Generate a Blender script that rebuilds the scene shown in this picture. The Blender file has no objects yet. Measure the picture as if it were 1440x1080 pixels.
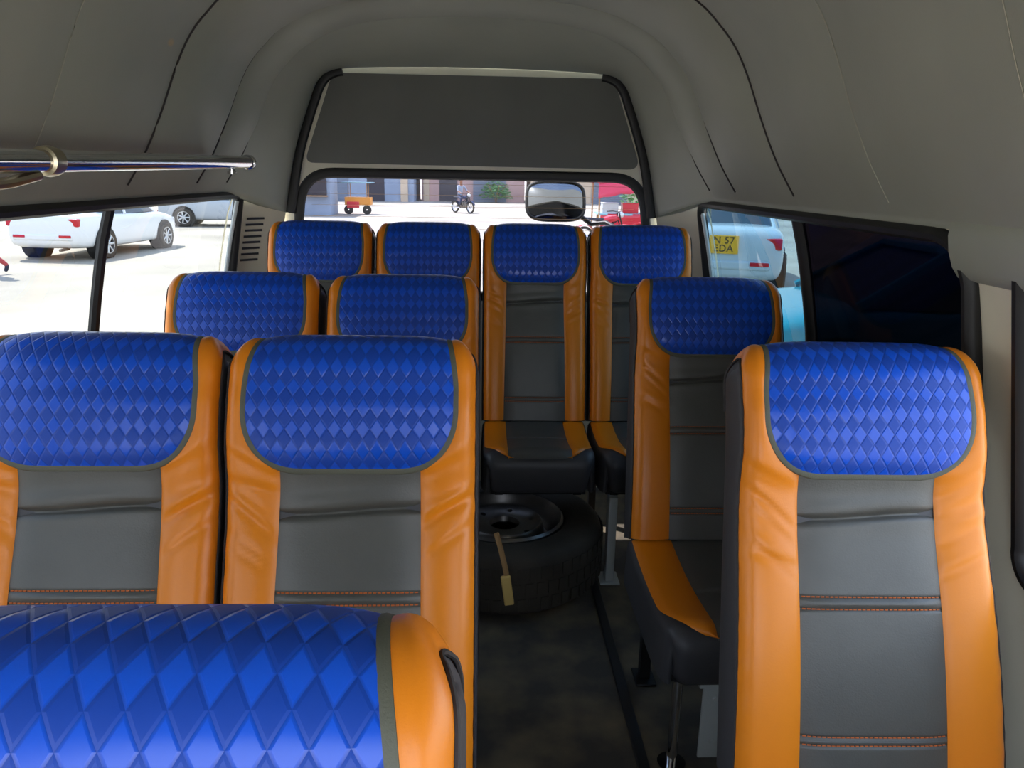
import bpy, bmesh, math, random
import numpy as np
from mathutils import Vector, Matrix
random.seed(4); rng = np.random.default_rng(4)
SC = bpy.context.scene; COL = SC.collection
PI = math.pi

# ------------------------------------------------------------------ materials
def lin(c): return tuple((x/12.92 if x <= .04045 else ((x+.055)/1.055)**2.4) for x in (v/255 for v in c))
def mat(name, rgb, rough=.6, metal=0, bump=0, bscale=200, bdist=.001, mott=0, mscale=8, spec=.5, coat=0, detail=4):
    m = bpy.data.materials.new(name); m.use_nodes = True
    nt = m.node_tree; N = nt.nodes; L = nt.links; p = N['Principled BSDF']
    c = (*lin(rgb), 1)
    p.inputs['Base Color'].default_value = c; p.inputs['Roughness'].default_value = rough
    p.inputs['Metallic'].default_value = metal; p.inputs['Specular IOR Level'].default_value = spec
    p.inputs['Coat Weight'].default_value = coat; p.inputs['Coat Roughness'].default_value = .08
    tc = N.new('ShaderNodeTexCoord')
    if mott:
        n = N.new('ShaderNodeTexNoise'); n.inputs['Scale'].default_value = mscale; n.inputs['Detail'].default_value = 5
        L.new(tc.outputs['Object'], n.inputs['Vector'])
        r = N.new('ShaderNodeValToRGB'); r.color_ramp.elements[0].position = .3; r.color_ramp.elements[1].position = .7
        r.color_ramp.elements[0].color = (*[x*(1-mott) for x in c[:3]], 1); r.color_ramp.elements[1].color = (*[min(1, x*(1+mott)) for x in c[:3]], 1)
        L.new(n.outputs['Fac'], r.inputs['Fac']); L.new(r.outputs['Color'], p.inputs['Base Color'])
    if bump:
        n = N.new('ShaderNodeTexNoise'); n.inputs['Scale'].default_value = bscale; n.inputs['Detail'].default_value = detail
        L.new(tc.outputs['Object'], n.inputs['Vector'])
        b = N.new('ShaderNodeBump'); b.inputs['Strength'].default_value = bump; b.inputs['Distance'].default_value = bdist
        L.new(n.outputs['Fac'], b.inputs['Height']); L.new(b.outputs['Normal'], p.inputs['Normal'])
    return m

def glass(name, tint, refl=.4, rough=.02):
    m = bpy.data.materials.new(name); m.use_nodes = True
    nt = m.node_tree; N = nt.nodes; L = nt.links; N.remove(N['Principled BSDF'])
    t = N.new('ShaderNodeBsdfTransparent'); t.inputs['Color'].default_value = (*tint, 1)
    g = N.new('ShaderNodeBsdfGlossy'); g.inputs['Roughness'].default_value = rough
    f = N.new('ShaderNodeFresnel'); f.inputs['IOR'].default_value = 1.45
    x = N.new('ShaderNodeMixShader'); k = N.new('ShaderNodeMath'); k.operation = 'MULTIPLY'; k.inputs[1].default_value = refl; L.new(f.outputs[0], k.inputs[0]); L.new(k.outputs[0], x.inputs[0]); L.new(t.outputs[0], x.inputs[1]); L.new(g.outputs[0], x.inputs[2])
    L.new(x.outputs[0], N['Material Output'].inputs['Surface'])
    return m

def quilt(name, rgb):
    """leatherette pressed into diamonds: alternating rows of tilted tiles, measured on the cloth's own UVs in metres"""
    m = mat(name, rgb, .40, spec=.45); nt = m.node_tree; N = nt.nodes; L = nt.links; p = N['Principled BSDF']
    uv = N.new('ShaderNodeUVMap'); sx = N.new('ShaderNodeSeparateXYZ'); L.new(uv.outputs[0], sx.inputs[0])
    def mt(op, a, b=None):
        n = N.new('ShaderNodeMath'); n.operation = op
        for k, v in enumerate((a, b)):
            if v is None: continue
            if isinstance(v, (int, float)): n.inputs[k].default_value = v
            else: L.new(v, n.inputs[k])
        return n.outputs[0]
    a = mt('MULTIPLY', sx.outputs[0], 1/.0235); b = mt('MULTIPLY', sx.outputs[1], 1/.034)
    P = mt('ADD', a, b); Q = mt('SUBTRACT', a, b)
    fp, fq = mt('FRACT', P), mt('FRACT', Q)
    par = mt('FLOORED_MODULO', mt('SUBTRACT', mt('FLOOR', P), mt('FLOOR', Q)), 2)
    sgn = mt('SUBTRACT', mt('MULTIPLY', par, 2), 1)
    ep = mt('MINIMUM', fp, mt('SUBTRACT', 1, fp)); eq = mt('MINIMUM', fq, mt('SUBTRACT', 1, fq))
    e = mt('MINIMUM', ep, eq)
    groove = mt('MINIMUM', mt('MULTIPLY', e, 9), 1)
    tilt = mt('MULTIPLY', mt('MULTIPLY', mt('SUBTRACT', fp, fq), sgn), .8)
    step = mt('MULTIPLY', fq, .38)
    h = mt('ADD', mt('ADD', mt('MULTIPLY', groove, .40), tilt), step)
    bp = N.new('ShaderNodeBump'); bp.inputs['Strength'].default_value = .8; bp.inputs['Distance'].default_value = .0017
    L.new(h, bp.inputs['Height']); L.new(bp.outputs['Normal'], p.inputs['Normal'])
    mx = N.new('ShaderNodeMix'); mx.data_type = 'RGBA'
    c = lin(rgb); mx.inputs[6].default_value = (*[x*.72 for x in c], 1); mx.inputs[7].default_value = (*[min(1, x*1.12) for x in c], 1)
    rg = mt('SUBTRACT', .48, mt('MULTIPLY', par, .20)); L.new(rg, p.inputs['Roughness']); L.new(mt('MULTIPLY', par, groove), mx.inputs[0]); L.new(mx.outputs[2], p.inputs['Base Color'])
    return m

M = dict(
 orange=mat('orange_leatherette', (228, 131, 22), .36, bump=.25, bscale=420, bdist=.0006, spec=.45),
 panel=mat('charcoal_leatherette', (74, 74, 70), .46, bump=.45, bscale=330, bdist=.0008, mott=.08, mscale=14, spec=.7),
 side=mat('black_vinyl', (64, 64, 68), .5, bump=.35, bscale=300, bdist=.0007, spec=.45),
 blue=quilt('blue_quilted_leatherette', (8, 76, 196)),
 binding=mat('black_binding_tape', (86, 88, 76), .6, bump=.4, bscale=500),
 thread=mat('rust_thread', (186, 96, 40), .7), seam=mat('dark_seam_thread_groove_shade', (42, 38, 40), .7),
 head=mat('grey_headliner_vinyl', (160, 163, 151), .55, bump=.35, bscale=260, bdist=.0008, mott=.07, mscale=3.2, spec=.35),
 carpet=mat('grey_panel_carpet', (120, 121, 116), .9, bump=.6, bscale=500, bdist=.001, mott=.06, mscale=5),
 cream=mat('cream_painted_metal', (236, 230, 208), .4, bump=.06, bscale=40, mott=.03, mscale=6),
 ivory=mat('ivory_plastic_trim', (214, 206, 182), .5, bump=.1, bscale=200),
 rubber=mat('black_rubber', (24, 24, 25), .5, bump=.2, bscale=120),
 darkplastic=mat('dark_plastic', (34, 34, 36), .45),
 chrome=mat('chrome', (225, 225, 228), .1, 1, bump=.03, bscale=20),
 worn=mat('worn_chrome', (205, 195, 170), .3, 1, bump=.2, bscale=60),
 steel=mat('dark_steel', (128, 124, 120), .34, .75, bump=.15, bscale=40, mott=.2, mscale=12),
 blackpaint=mat('black_painted_steel', (30, 30, 32), .45, .2),
 palepaint=mat('pale_grey_painted_steel', (196, 202, 202), .45),
 tyre=mat('tyre_rubber', (62, 57, 50), .75, bump=.5, bscale=60, bdist=.003, mott=.3, mscale=7),
 yellow=mat('aged_yellow_plastic', (206, 176, 104), .5, mott=.06), strap=mat('tan_webbing', (140, 110, 70), .8, bump=.4, bscale=400),
 white=mat('white_car_paint', (236, 238, 240), .25, coat=.6), grey=mat('grey_car_paint', (176, 184, 194), .25, coat=.6),
 silver=mat('silver_car_paint', (188, 200, 208), .25, coat=.6), teal=mat('teal_car_paint', (18, 140, 158), .25, coat=.6),
 carglass=mat('car_window_glass', (50, 66, 78), .05, spec=.8), redlens=mat('red_lens', (196, 24, 40), .2),
 alloy=mat('alloy_wheel', (205, 208, 212), .3, .8), plate=mat('yellow_plate', (240, 176, 20), .4), ink=mat('black_lettering', (22, 20, 20), .5),
 skin=mat('skin', (150, 100, 74), .55), hair=mat('black_hair', (20, 17, 16), .6),
 thread2=mat('pale_seam_thread', (176, 174, 160), .8),
 redcloth=mat('brick_red_cloth', (176, 70, 62), .8), bluecloth=mat('dark_blue_cloth', (54, 62, 92), .8), palecloth=mat('pale_shirt_cloth', (150, 160, 178), .8),
 darkcloth=mat('dark_cloth', (46, 48, 58), .8), redpaint=mat('red_paint', (206, 40, 54), .3, coat=.5), pinkcloth=mat('pink_red_canopy_cloth', (214, 76, 104), .8, bump=.3, bscale=20),
 bluewall=mat('blue_grey_plaster', (150, 164, 184), .85, bump=.3, bscale=20, mott=.1, mscale=1.2), pinkwall=mat('pinkish_plaster', (190, 158, 152), .85, bump=.3, bscale=20, mott=.1, mscale=1.2),
 tanwall=mat('tan_plaster', (206, 186, 160), .85, bump=.3, bscale=20, mott=.1, mscale=1.2), shutter=mat('steel_shutter', (120, 132, 150), .5, .3), darkdoor=mat('dark_doorway', (70, 66, 72), .7),
 wood=mat('weathered_wood', (170, 130, 88), .8, bump=.4, bscale=30), orangepaint=mat('orange_cart_paint', (226, 150, 60), .5), leaf=mat('green_leaves', (92, 140, 82), .7, mott=.25, mscale=3),
 bluepaint=mat('pale_blue_paint', (140, 186, 200), .5), mirror=mat('convex_mirror', (120, 126, 134), .03, 1),
)
M['panewindow'] = glass('tinted_window_glass', (.355, .375, .375), .12); M['panerear'] = glass('rear_window_glass', (.60, .60, .625), .2)
M['paneright'] = glass('blue_tinted_glass', (.13, .20, .235), .2); M['paneclear'] = glass('clear_window_glass', (.9, .92, .92), .4)
M['panedark'] = glass('black_film_glass', (.0015, .0012, .002), .03, .08)

# floor: dark rubber with dusty brown traffic marks
def floor_mat():
    m = mat('dusty_rubber_floor', (44, 43, 42), .7, bump=.3, bscale=90, bdist=.002); nt = m.node_tree; N = nt.nodes; L = nt.links
    tc = N.new('ShaderNodeTexCoord'); n = N.new('ShaderNodeTexNoise'); n.inputs['Scale'].default_value = 5; n.inputs['Detail'].default_value = 8
    L.new(tc.outputs['Object'], n.inputs['Vector']); r = N.new('ShaderNodeValToRGB')
    r.color_ramp.elements[0].position = .42; r.color_ramp.elements[1].position = .72
    r.color_ramp.elements[0].color = (*lin((76, 73, 69)), 1); r.color_ramp.elements[1].color = (*lin((138, 124, 98)), 1)
    L.new(n.outputs['Fac'], r.inputs['Fac']); L.new(r.outputs['Color'], N['Principled BSDF'].inputs['Base Color'])
    return m
M['floor'] = floor_mat()
def ground_mat():
    m = mat('sandy_concrete_ground', (212, 200, 184), .9, bump=.3, bscale=6, bdist=.01); nt = m.node_tree; N = nt.nodes; L = nt.links
    tc = N.new('ShaderNodeTexCoord'); n = N.new('ShaderNodeTexNoise'); n.inputs['Scale'].default_value = .35; n.inputs['Detail'].default_value = 9
    L.new(tc.outputs['Object'], n.inputs['Vector']); r = N.new('ShaderNodeValToRGB')
    r.color_ramp.elements[0].position = .32; r.color_ramp.elements[1].position = .62
    r.color_ramp.elements[0].color = (*lin((146, 138, 127)), 1); r.color_ramp.elements[1].color = (*lin((176, 168, 156)), 1)
    L.new(n.outputs['Fac'], r.inputs['Fac']); L.new(r.outputs['Color'], N['Principled BSDF'].inputs['Base Color'])
    return m
M['ground'] = ground_mat()
def stain(m, spots):
    """pale smears on the headliner, each an ellipsoid of its own at a fixed place"""
    nt = m.node_tree; N = nt.nodes; L = nt.links; p = N['Principled BSDF']; src = p.inputs['Base Color'].links[0].from_socket
    tc = N.new('ShaderNodeTexCoord')
    for (c, sc, col) in spots:
        mp = N.new('ShaderNodeMapping'); mp.vector_type = 'TEXTURE'; mp.inputs['Location'].default_value = c; mp.inputs['Scale'].default_value = sc
        L.new(tc.outputs['Object'], mp.inputs['Vector']); g = N.new('ShaderNodeTexGradient'); g.gradient_type = 'SPHERICAL'; L.new(mp.outputs[0], g.inputs[0])
        r = N.new('ShaderNodeValToRGB'); r.color_ramp.elements[0].position = .1; r.color_ramp.elements[1].position = .6
        L.new(g.outputs['Fac'], r.inputs['Fac'])
        x = N.new('ShaderNodeMix'); x.data_type = 'RGBA'; L.new(r.outputs['Color'], x.inputs[0]); L.new(src, x.inputs[6]); x.inputs[7].default_value = (*lin(col), 1)
        src = x.outputs[2]
    L.new(src, p.inputs['Base Color'])

# ------------------------------------------------------------------ mesh helpers
def link(name, me, m, parent=None, smooth=True, loc=None):
    o = bpy.data.objects.new(name, me); COL.objects.link(o)
    if m is not None: me.materials.append(m)
    if smooth:
        for f in me.polygons: f.use_smooth = True
    if parent: o.parent = parent
    if loc: o.location = loc
    return o
def bmobj(name, bm, m, parent=None, smooth=True, loc=None, bevel=0):
    me = bpy.data.meshes.new(name); bmesh.ops.recalc_face_normals(bm, faces=bm.faces); bm.to_mesh(me); bm.free()
    o = link(name, me, m, parent, smooth, loc)
    if bevel:
        b = o.modifiers.new('bevel', 'BEVEL'); b.width = bevel; b.segments = 3; b.limit_method = 'ANGLE'
    if smooth:
        try: me.set_sharp_from_angle(angle=math.radians(38))
        except Exception: pass
    return o
def tag(o, label=None, cat=None, group=None, kind=None):
    if label: o['label'] = label
    if cat: o['category'] = cat
    if group: o['group'] = group
    if kind: o['kind'] = kind
    return o
def empty(name, loc=(0, 0, 0), rz=0, **k):
    o = bpy.data.objects.new(name, None); COL.objects.link(o); o.location = loc; o.rotation_euler = (0, 0, rz); o.empty_display_size = .1
    return tag(o, **k)
def struct(o, label, cat): return tag(o, label, cat, kind='structure')
def box(bm, c, s, rot=None):
    mt = Matrix.Translation(c)
    if rot is not None: mt = mt @ rot
    return bmesh.ops.create_cube(bm, size=1, matrix=mt @ Matrix.Diagonal((*s, 1)))
def cyl(bm, a, b, r, r2=None, n=16):
    a, b = Vector(a), Vector(b); d = b-a
    mt = Matrix.Translation((a+b)/2) @ d.to_track_quat('Z', 'Y').to_matrix().to_4x4()
    bmesh.ops.create_cone(bm, cap_ends=True, segments=n, radius1=r, radius2=r if r2 is None else r2, depth=d.length, matrix=mt)
def tube(bm, pts, rx, ry=None, nrm=None, n=10, closed=False):
    """sweep an ellipse along pts; rx across the surface, ry along the normal"""
    ry = rx if ry is None else ry; P = [Vector(p) for p in pts]; K = len(P); rings = []
    for i in range(K):
        a = P[i-1] if (i or closed) else P[i]; b = P[(i+1) % K] if (i < K-1 or closed) else P[i]
        T = (b-a).normalized(); n0 = Vector(nrm[i]) if nrm is not None else (Vector((0, 0, 1)) if abs(T.z) < .9 else Vector((1, 0, 0)))
        B = T.cross(n0).normalized(); U = B.cross(T).normalized()
        rings.append([bm.verts.new(P[i] + B*rx*math.cos(t) + U*ry*math.sin(t)) for t in (2*PI*k/n for k in range(n))])
    for i in range(K if closed else K-1):
        A, C = rings[i], rings[(i+1) % K]
        for k in range(n): bm.faces.new((A[k], A[(k+1) % n], C[(k+1) % n], C[k]))
    if not closed: bm.faces.new(rings[0][::-1]); bm.faces.new(rings[-1])
def lathe(bm, prof, c=(0, 0, 0), n=48, axis='Z', closed=True):
    rings = []
    for k in range(n):
        t = 2*PI*k/n; row = []
        for r, z in prof:
            v = {'Z': (r*math.cos(t), r*math.sin(t), z), 'X': (z, r*math.cos(t), r*math.sin(t)), 'Y': (r*math.cos(t), z, r*math.sin(t))}[axis]
            row.append(bm.verts.new(Vector(v)+Vector(c)))
        rings.append(row)
    m = len(prof)
    for k in range(n):
        A, C = rings[k], rings[(k+1) % n]
        for j in range(m if closed else m-1): bm.faces.new((A[j], A[(j+1) % m], C[(j+1) % m], C[j]))
def grid(name, F, us, vs, m, parent=None, uvf=None):
    """surface F(u,v)->(...,3) sampled on a grid, optional UVs"""
    U, V = np.meshgrid(us, vs); P = F(U, V); nu, nv = len(us), len(vs)
    idx = np.arange(nu*nv).reshape(nv, nu)
    f = np.stack([idx[:-1, :-1], idx[:-1, 1:], idx[1:, 1:], idx[1:, :-1]], -1).reshape(-1, 4)
    me = bpy.data.meshes.new(name); me.from_pydata(P.reshape(-1, 3).tolist(), [], f.tolist())
    if uvf is not None:
        W = uvf(U, V).reshape(-1, 2); l = me.uv_layers.new(name='UVMap')
        l.data.foreach_set('uv', W[f.reshape(-1)].reshape(-1))
    return link(name, me, m, parent)
def kids(o): return [c for c in bpy.data.objects if c.parent == o]
def copy_tree(o, parent=None):
    c = o.copy(); COL.objects.link(c)
    if parent: c.parent = parent
    for ch in kids(o): copy_tree(ch, c)
    return c
def sstep(a, b, x): t = np.clip((x-a)/(b-a), 0, 1); return t*t*(3-2*t)

# ------------------------------------------------------------------ passenger seat
class Prof:
    """side profile of an upholstered block, walked from front bottom up and over; gives point, outward normal, height"""
    def __init__(s, pts, hgt):
        p = np.array(pts, float); d = np.hypot(*np.diff(p, axis=0).T); s.s = np.r_[0, np.cumsum(d)]; s.p = p; s.L = s.s[-1]
        g = np.gradient(p, s.s, axis=0); g /= np.linalg.norm(g, axis=1)[:, None]; s.n = np.c_[-g[:, 1], g[:, 0]]; s.h = np.array(hgt, float)
    def at(s, q): f = lambda a: np.interp(q, s.s, a); return f(s.p[:, 0]), f(s.p[:, 1]), f(s.n[:, 0]), f(s.n[:, 1]), f(s.h)

def make_seat(width_top, width_bot, lean, zh, depth, corner=.32, bench=False, chrome_leg=False):
    root = empty('passenger_seat')
    H, t = .745, .13; rt = t/2; ph = math.radians(lean); r = .03
    vs = np.linspace(0, H-rt, 70); f = .012*np.sin(np.clip(vs/.42, 0, 1)*PI) + .02*sstep(H-.27, H-.17, vs) - .006*sstep(H-.12, H-rt, vs)
    th = np.linspace(0, PI, 26)[1:-1]; fe = f[-1]; bv = np.linspace(H-rt, 0, 40)
    v = np.r_[vs, H-rt+rt*np.sin(th), bv]; n = np.r_[f, fe-rt+rt*np.cos(th), np.linspace(fe-t, -t, 40)]
    PB = Prof(np.c_[v*math.sin(ph)-n*math.cos(ph), v*math.cos(ph)+n*math.sin(ph)], v)
    rc = .05
    def hw(h):
        e = np.clip((h-(H-rc))/rc, 0, 1)
        return width_bot/2 + (width_top-width_bot)/2*np.clip(h/(H*.8), 0, 1) - corner*rc*(1-np.sqrt(1-e*e*.96))
    def surf(P, hwf, x, s, puff):
        y, z, ny, nz, h = P.at(s); w = hwf(h, s); e = np.clip((np.abs(x)-(w-r))/r, 0, 1); ins = r*(1-np.sqrt(np.clip(1-e*e, 0, 1))); d = puff-ins
        return np.stack([x, y+ny*d, z+zh+nz*d], -1)
    bh = lambda h, s: hw(h)
    def SB(x, s, p): return surf(PB, bh, x, s, p)
    sfront = lambda h: float(np.interp(h, PB.h[:70], PB.s[:70])); sback = lambda h: float(np.interp(-h, -PB.h[-40:], PB.s[-40:]))
    def body(name, S, P, hwf, core, bulge):
        ss = np.linspace(0, P.L, 90); a = np.sin(np.linspace(-1, 1, 25)*PI/2)
        A, S_ = np.meshgrid(a, ss); W = hwf(P.at(S_)[4], S_); G = S(A*W, S_, -.004*np.ones_like(A))
        bm = bmesh.new(); V = [[bm.verts.new(p) for p in row] for row in G]
        for j in range(89):
            for i in range(24): bm.faces.new((V[j][i], V[j][i+1], V[j+1][i+1], V[j+1][i]))
        for i in range(24): bm.faces.new((V[0][i+1], V[0][i], V[-1][i], V[-1][i+1]))
        K = 7
        for sd, ci in ((-1, 0), (1, 24)):
            E = G[:, ci]; Cr = core(E); rows = []
            for j in range(90):
                row = [V[j][ci]]
                for k in range(1, K+1):
                    q = E[j]*(1-k/K)+Cr[j]*(k/K); q = q.copy(); q[0] += sd*bulge*min(1, float(np.linalg.norm(E[j]-Cr[j]))/.06)*math.sin(PI/2*k/K)
                    row.append(bm.verts.new(q))
                rows.append(row)
            for j in range(89):
                for k in range(K):
                    bm.faces.new((rows[j][k], rows[j][k+1], rows[j+1][k+1], rows[j+1][k]))
        bmesh.ops.remove_doubles(bm, verts=bm.verts, dist=.0004)
        me = bpy.data.meshes.new(name); bm.normal_update(); bmesh.ops.recalc_face_normals(bm, faces=bm.faces); bm.to_mesh(me); bm.free()
        return link(name, me, M['side'], root)
    def core_back(E):
        C = E.copy()      # mid plane between front and back at the same height along the rest
        y = C[:, 1]; z = C[:, 2]-zh; vv = y*math.sin(ph)+z*math.cos(ph); nn = -y*math.cos(ph)+z*math.sin(ph)
        nm = np.where(vv <= H-rt, (np.interp(vv, vs, f)+np.interp(vv, [0, H-rt], [-t, fe-t]))/2, fe-rt)
        C[:, 1] = vv*math.sin(ph)-nm*math.cos(ph); C[:, 2] = zh+vv*math.cos(ph)+nm*math.sin(ph); return C
    bk = body('backrest', SB, PB, bh, core_back, .004)
    # --- outlines on the backrest
    s0 = sfront(H-.222); s1 = sback(H-.11); stop = PB.s[82]
    k = width_top/.425; ain = .117*k; B = .175*k
    def cov(s):   # half width of the blue head cover
        up = np.clip((s-s0)/.105, 0, 1); b = B*.46 + B*.54*np.sqrt(np.clip(1-(1-up)**2.3, 0, 1))
        return b - .016*k*sstep(s0+.13, stop, s)
    def inner(s): return np.where(s > s0, np.maximum(ain, cov(s)-.008), ain+.008*np.clip(1-s/.5, 0, 1))
    def outer(s): return hw(PB.at(s)[4])-.0038
    # orange bolsters, creased below the head cover
    sl = np.linspace(.004, s1+.02, 150)
    for sd in (-1, 1):
        cre = [(rng.uniform(.33, .52), rng.uniform(.2, .9), rng.uniform(.0010, .0030)) for _ in range(7)]
        def FB(a, s):
            i, o = inner(s), outer(s); x = i+(o-i)*a
            p = .011*np.clip(np.sin(PI*np.clip(a, 0, 1)), 0, 1)**.65 - .0015
            for (c0, sl_, am) in cre:
                q = s-(c0+sl_*(x-ain)); p = p - am*np.exp(-(q/.0075)**2)*np.sin(PI*a)**.5 + am*.55*np.exp(-((q-.016)/.010)**2)*np.sin(PI*a)**.5
            p = p + .0009*np.sin(s*95+a*2)*sstep(.75, 1, a)
            return SB(sd*x, s, p)
        a = np.linspace(0, 1, 22)
        grid('bolster', (lambda A, S: FB(1-A, S)) if sd < 0 else FB, a, sl, M['orange'], root)
        pts, nr = [], []
        for s in np.linspace(.004, s1, 110):
            x = outer(np.array(s))+.0012; q = SB(sd*x, np.array(s), .0012+.0006*math.sin(s*160)); y, z, ny, nz, _ = PB.at(s)
            pts.append(q); nr.append(Vector((sd*.7, ny*.7, nz*.7)).normalized())
        bm = bmesh.new(); tube(bm, pts, .0022, .0022, nr, 6); bmobj('seam_piping', bm, M['seam'], root)
    # centre panel with a gathered groove
    g1, st1, st2 = sfront(.452), sfront(.318), sfront(.09)
    def FP(a, s):
        w = inner(np.minimum(s, s0))+.001; x = a*w
        p = .009*np.clip(1-np.abs(a)**5, 0, 1)-.002
        gs = s-(g1+.006*a+.0015*np.sin(a*3))
        p = p - .009*np.exp(-(gs/.006)**2) + .003*np.exp(-((gs-.022)/.015)**2)*(1-np.abs(a)**3)
        for c in (st1, st1-.02, st2, st2-.014): p = p - .0022*np.exp(-((s-c)/.0028)**2)
        p = p + .0035*np.exp(-((s-st1+.010)/.006)**2)*(1-np.abs(a)**6)
        return SB(x, s, p)
    sp = np.unique(np.r_[np.linspace(.004, s0+.03, 110), [c+d for c in (g1, st1, st1-.02, st2, st2-.014) for d in np.linspace(-.008, .008, 9)]])
    pn = grid('centre_panel', FP, np.linspace(-1, 1, 25), sp, M['panel'], root)
    for c in (st1, st1-.02, st2, st2-.014):
        bm = bmesh.new(); w = ain-.004; q = int(2*w/.0072)
        for i in range(q):
            xs = [-w+2*w*(i+u)/q for u in (.1, .8)]; pp = [FP(np.array(x/ain), np.array(c+.0005)) for x in xs]; y, z, ny, nz, _ = PB.at(c)
            off = Vector((0, ny, nz))*.0012; tube(bm, [Vector(p)+off for p in pp], .0013, .0011, [(0, ny, nz)]*2, 5)
        bmobj('stitching', bm, M['thread'], pn)
    # blue quilted head cover
    def FC(a, s):
        b = cov(s); x = a*b; up = sstep(s0-.002, s0+.03, s)
        p = .008 + .008*up*(1-np.abs(a)**6)
        return SB(x, s, p)
    cs = np.unique(np.r_[s0+.105*(1-np.cos(np.linspace(0, PI/2, 24))), np.linspace(s0+.105, s1, 60)])
    grid('head_cover', FC, np.linspace(-1, 1, 41), cs, M['blue'], root, uvf=lambda A, S: np.stack([A*cov(S), S], -1))
    ps = [(-cov(s), s) for s in np.linspace(s1, s0+.02, 70)] + [(-float(cov(s)), s) for s in np.linspace(s0+.018, s0+.0005, 14)]
    b0 = float(cov(s0)); ps += [(x, s0) for x in np.linspace(-b0, b0, 24)[1:-1]]; ps += [(-x, s) for x, s in ps[:84]][::-1]
    pts = [SB(np.array(x), np.array(s), .0055) for x, s in ps]; nr = []
    for x, s in ps:
        y, z, ny, nz, _ = PB.at(s); nr.append((0, ny, nz))
    bm = bmesh.new(); tube(bm, pts, .0072, .0042, nr, 8); bmobj('cover_binding', bm, M['binding'], root)
    # --- cushion
    D, T, fr = depth, .15, .055
    fz = np.linspace(-T, -fr, 12); an = np.linspace(0, PI/2, 16)[1:-1]
    cp = [(-D+.05*((z+fr)/T)**2*1.2, z) for z in fz] + [(-D+fr-fr*math.cos(q), -fr+fr*math.sin(q)) for q in an]
    cp += [(y, -.018*math.sin(PI*(y+D-fr)/(D-fr+.03))) for y in np.linspace(-D+fr, .03, 40)]
    PC = Prof(cp, [p[1] for p in cp])
    def ch(h, s): return width_bot/2 - .03*(1-sstep(.0, .28, s))
    def SCu(x, s, p): return surf(PC, ch, x, s, p)
    def core_c(E):
        C = E.copy(); C[:, 2] = zh-T; return C
    body('cushion', SCu, PC, ch, core_c, .004)
    e1, eL = PC.s[18], PC.L-.012
    def oc(s):
        q = np.clip((e1+.15-s)/.15, 0, 1); return ch(0, s)-.0088 - .098*k*(1-np.sqrt(np.clip(1-q*q, 0, 1)))
    for sd in (-1, 1):
        def FO(a, s): i, o = ain, oc(s); return SCu(sd*(i+(o-i)*a), s, .008*np.sin(PI*a)**.7-.001)
        grid('cushion_bolster', (lambda A, S: FO(1-A, S)) if sd < 0 else FO, np.linspace(0, 1, 14), np.linspace(e1, eL, 60), M['orange'], root)
    grid('cushion_panel', lambda a, s: SCu(a*ain, s, .008*(1-np.abs(a)**5)-.001-.006*np.exp(-((s-e1-.2)/.006)**2)), np.linspace(-1, 1, 17), np.linspace(e1-.004, eL, 80), M['panel'], root)
    # --- frame
    zb = zh-T; bm = bmesh.new()
    for y in (-D+.1, -.02): box(bm, (0, y, zb-.015), (width_bot-.06, .03, .03))
    for x in (-1, 1): box(bm, (x*(width_bot/2-.06), -D/2+.03, zb-.015), (.03, D-.1, .03))
    if bench:
        for x in (-1, 1): box(bm, (x*(width_bot/2-.06), .10, zb-.015), (.03, .28, .03))
    bmobj('seat_frame', bm, M['blackpaint'], root, bevel=.003)
    for x in (-1, 1):
        for y in ((.23,) if bench else (-D+.1, -.02)):
            bm = bmesh.new(); xx = x*(width_bot/2-.06)
            if chrome_leg and x < 0 and y < -.1:
                cyl(bm, (xx, y, 0), (xx, y, zb-.03), .013); cyl(bm, (xx, y, 0), (xx, y, .008), .035); bmobj('leg', bm, M['chrome'], root)['label'] = 'chrome front leg'
                bm = bmesh.new(); box(bm, (xx+.09, y-.01, .15), (.06, .008, .24)); box(bm, (xx+.09, y-.01, zb-.035), (.09, .04, .012))
                for q in (.08, .2): cyl(bm, (xx+.09, y-.018, q), (xx+.09, y-.01, q), .006)
                bmobj('bracket', bm, M['palepaint'], root, bevel=.002)['label'] = 'pale grey mounting bracket'
            else:
                box(bm, (xx, y, (zb-.03)/2), (.03, .03, zb-.03)); box(bm, (xx, y, .004), (.06, .08, .008)); bmobj('leg', bm, M['blackpaint'], root, bevel=.003)
    return root
seatA = make_seat(.43, .430, 20, .430, .46)
seatB = make_seat(.428, .47, 20, .430, .46, chrome_leg=True)
seatC = make_seat(.394, .394, 16, .513, .36, corner=.16, bench=True)
G1 = 'orange, blue and charcoal passenger seats'
SEATS = [
 (seatA, -.226, .435-.277, 0, 'nearest seat at lower left, only its blue quilted top and right orange edge in view'),
 (seatA, -.661, 1.345-.277, 0, 'second-row window seat at left, its left side cut by the frame edge'),
 (seatA, -.222, 1.335-.277, 0, 'second-row seat left of the aisle with creased orange bolsters, right behind the nearest seat'),
 (seatB, .657, 1.315-.277, -.02, 'single seat at right beside the cream pillar, light glinting on it'),
 (seatA, -.672, 2.222-.277, 0, 'third-row window seat at left, only blue cover and orange edges above the seat ahead'),
 (seatA, -.222, 2.205-.277, 0, 'third-row seat left of the aisle, mostly hidden behind the creased seat ahead'),
 (seatB, .652, 2.225-.277, 0, 'shaded third-row single seat right of the aisle, dark blue cover, chrome front leg below'),
 (seatC, -.611, 2.768, 0, 'back-row seat farthest left, beside the slotted ivory corner pillar'),
 (seatC, -.2065, 2.768, 0, 'back-row seat second from left, only its blue cover and orange edges in view'),
 (seatC, .198, 2.768, 0, 'back-row seat above the spare wheel, full backrest and cushion in view down the aisle'),
 (seatC, .6025, 2.768, 0, 'back-row seat farthest right, partly hidden behind the shaded single seat'),
]
used = set(); placed = []
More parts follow.
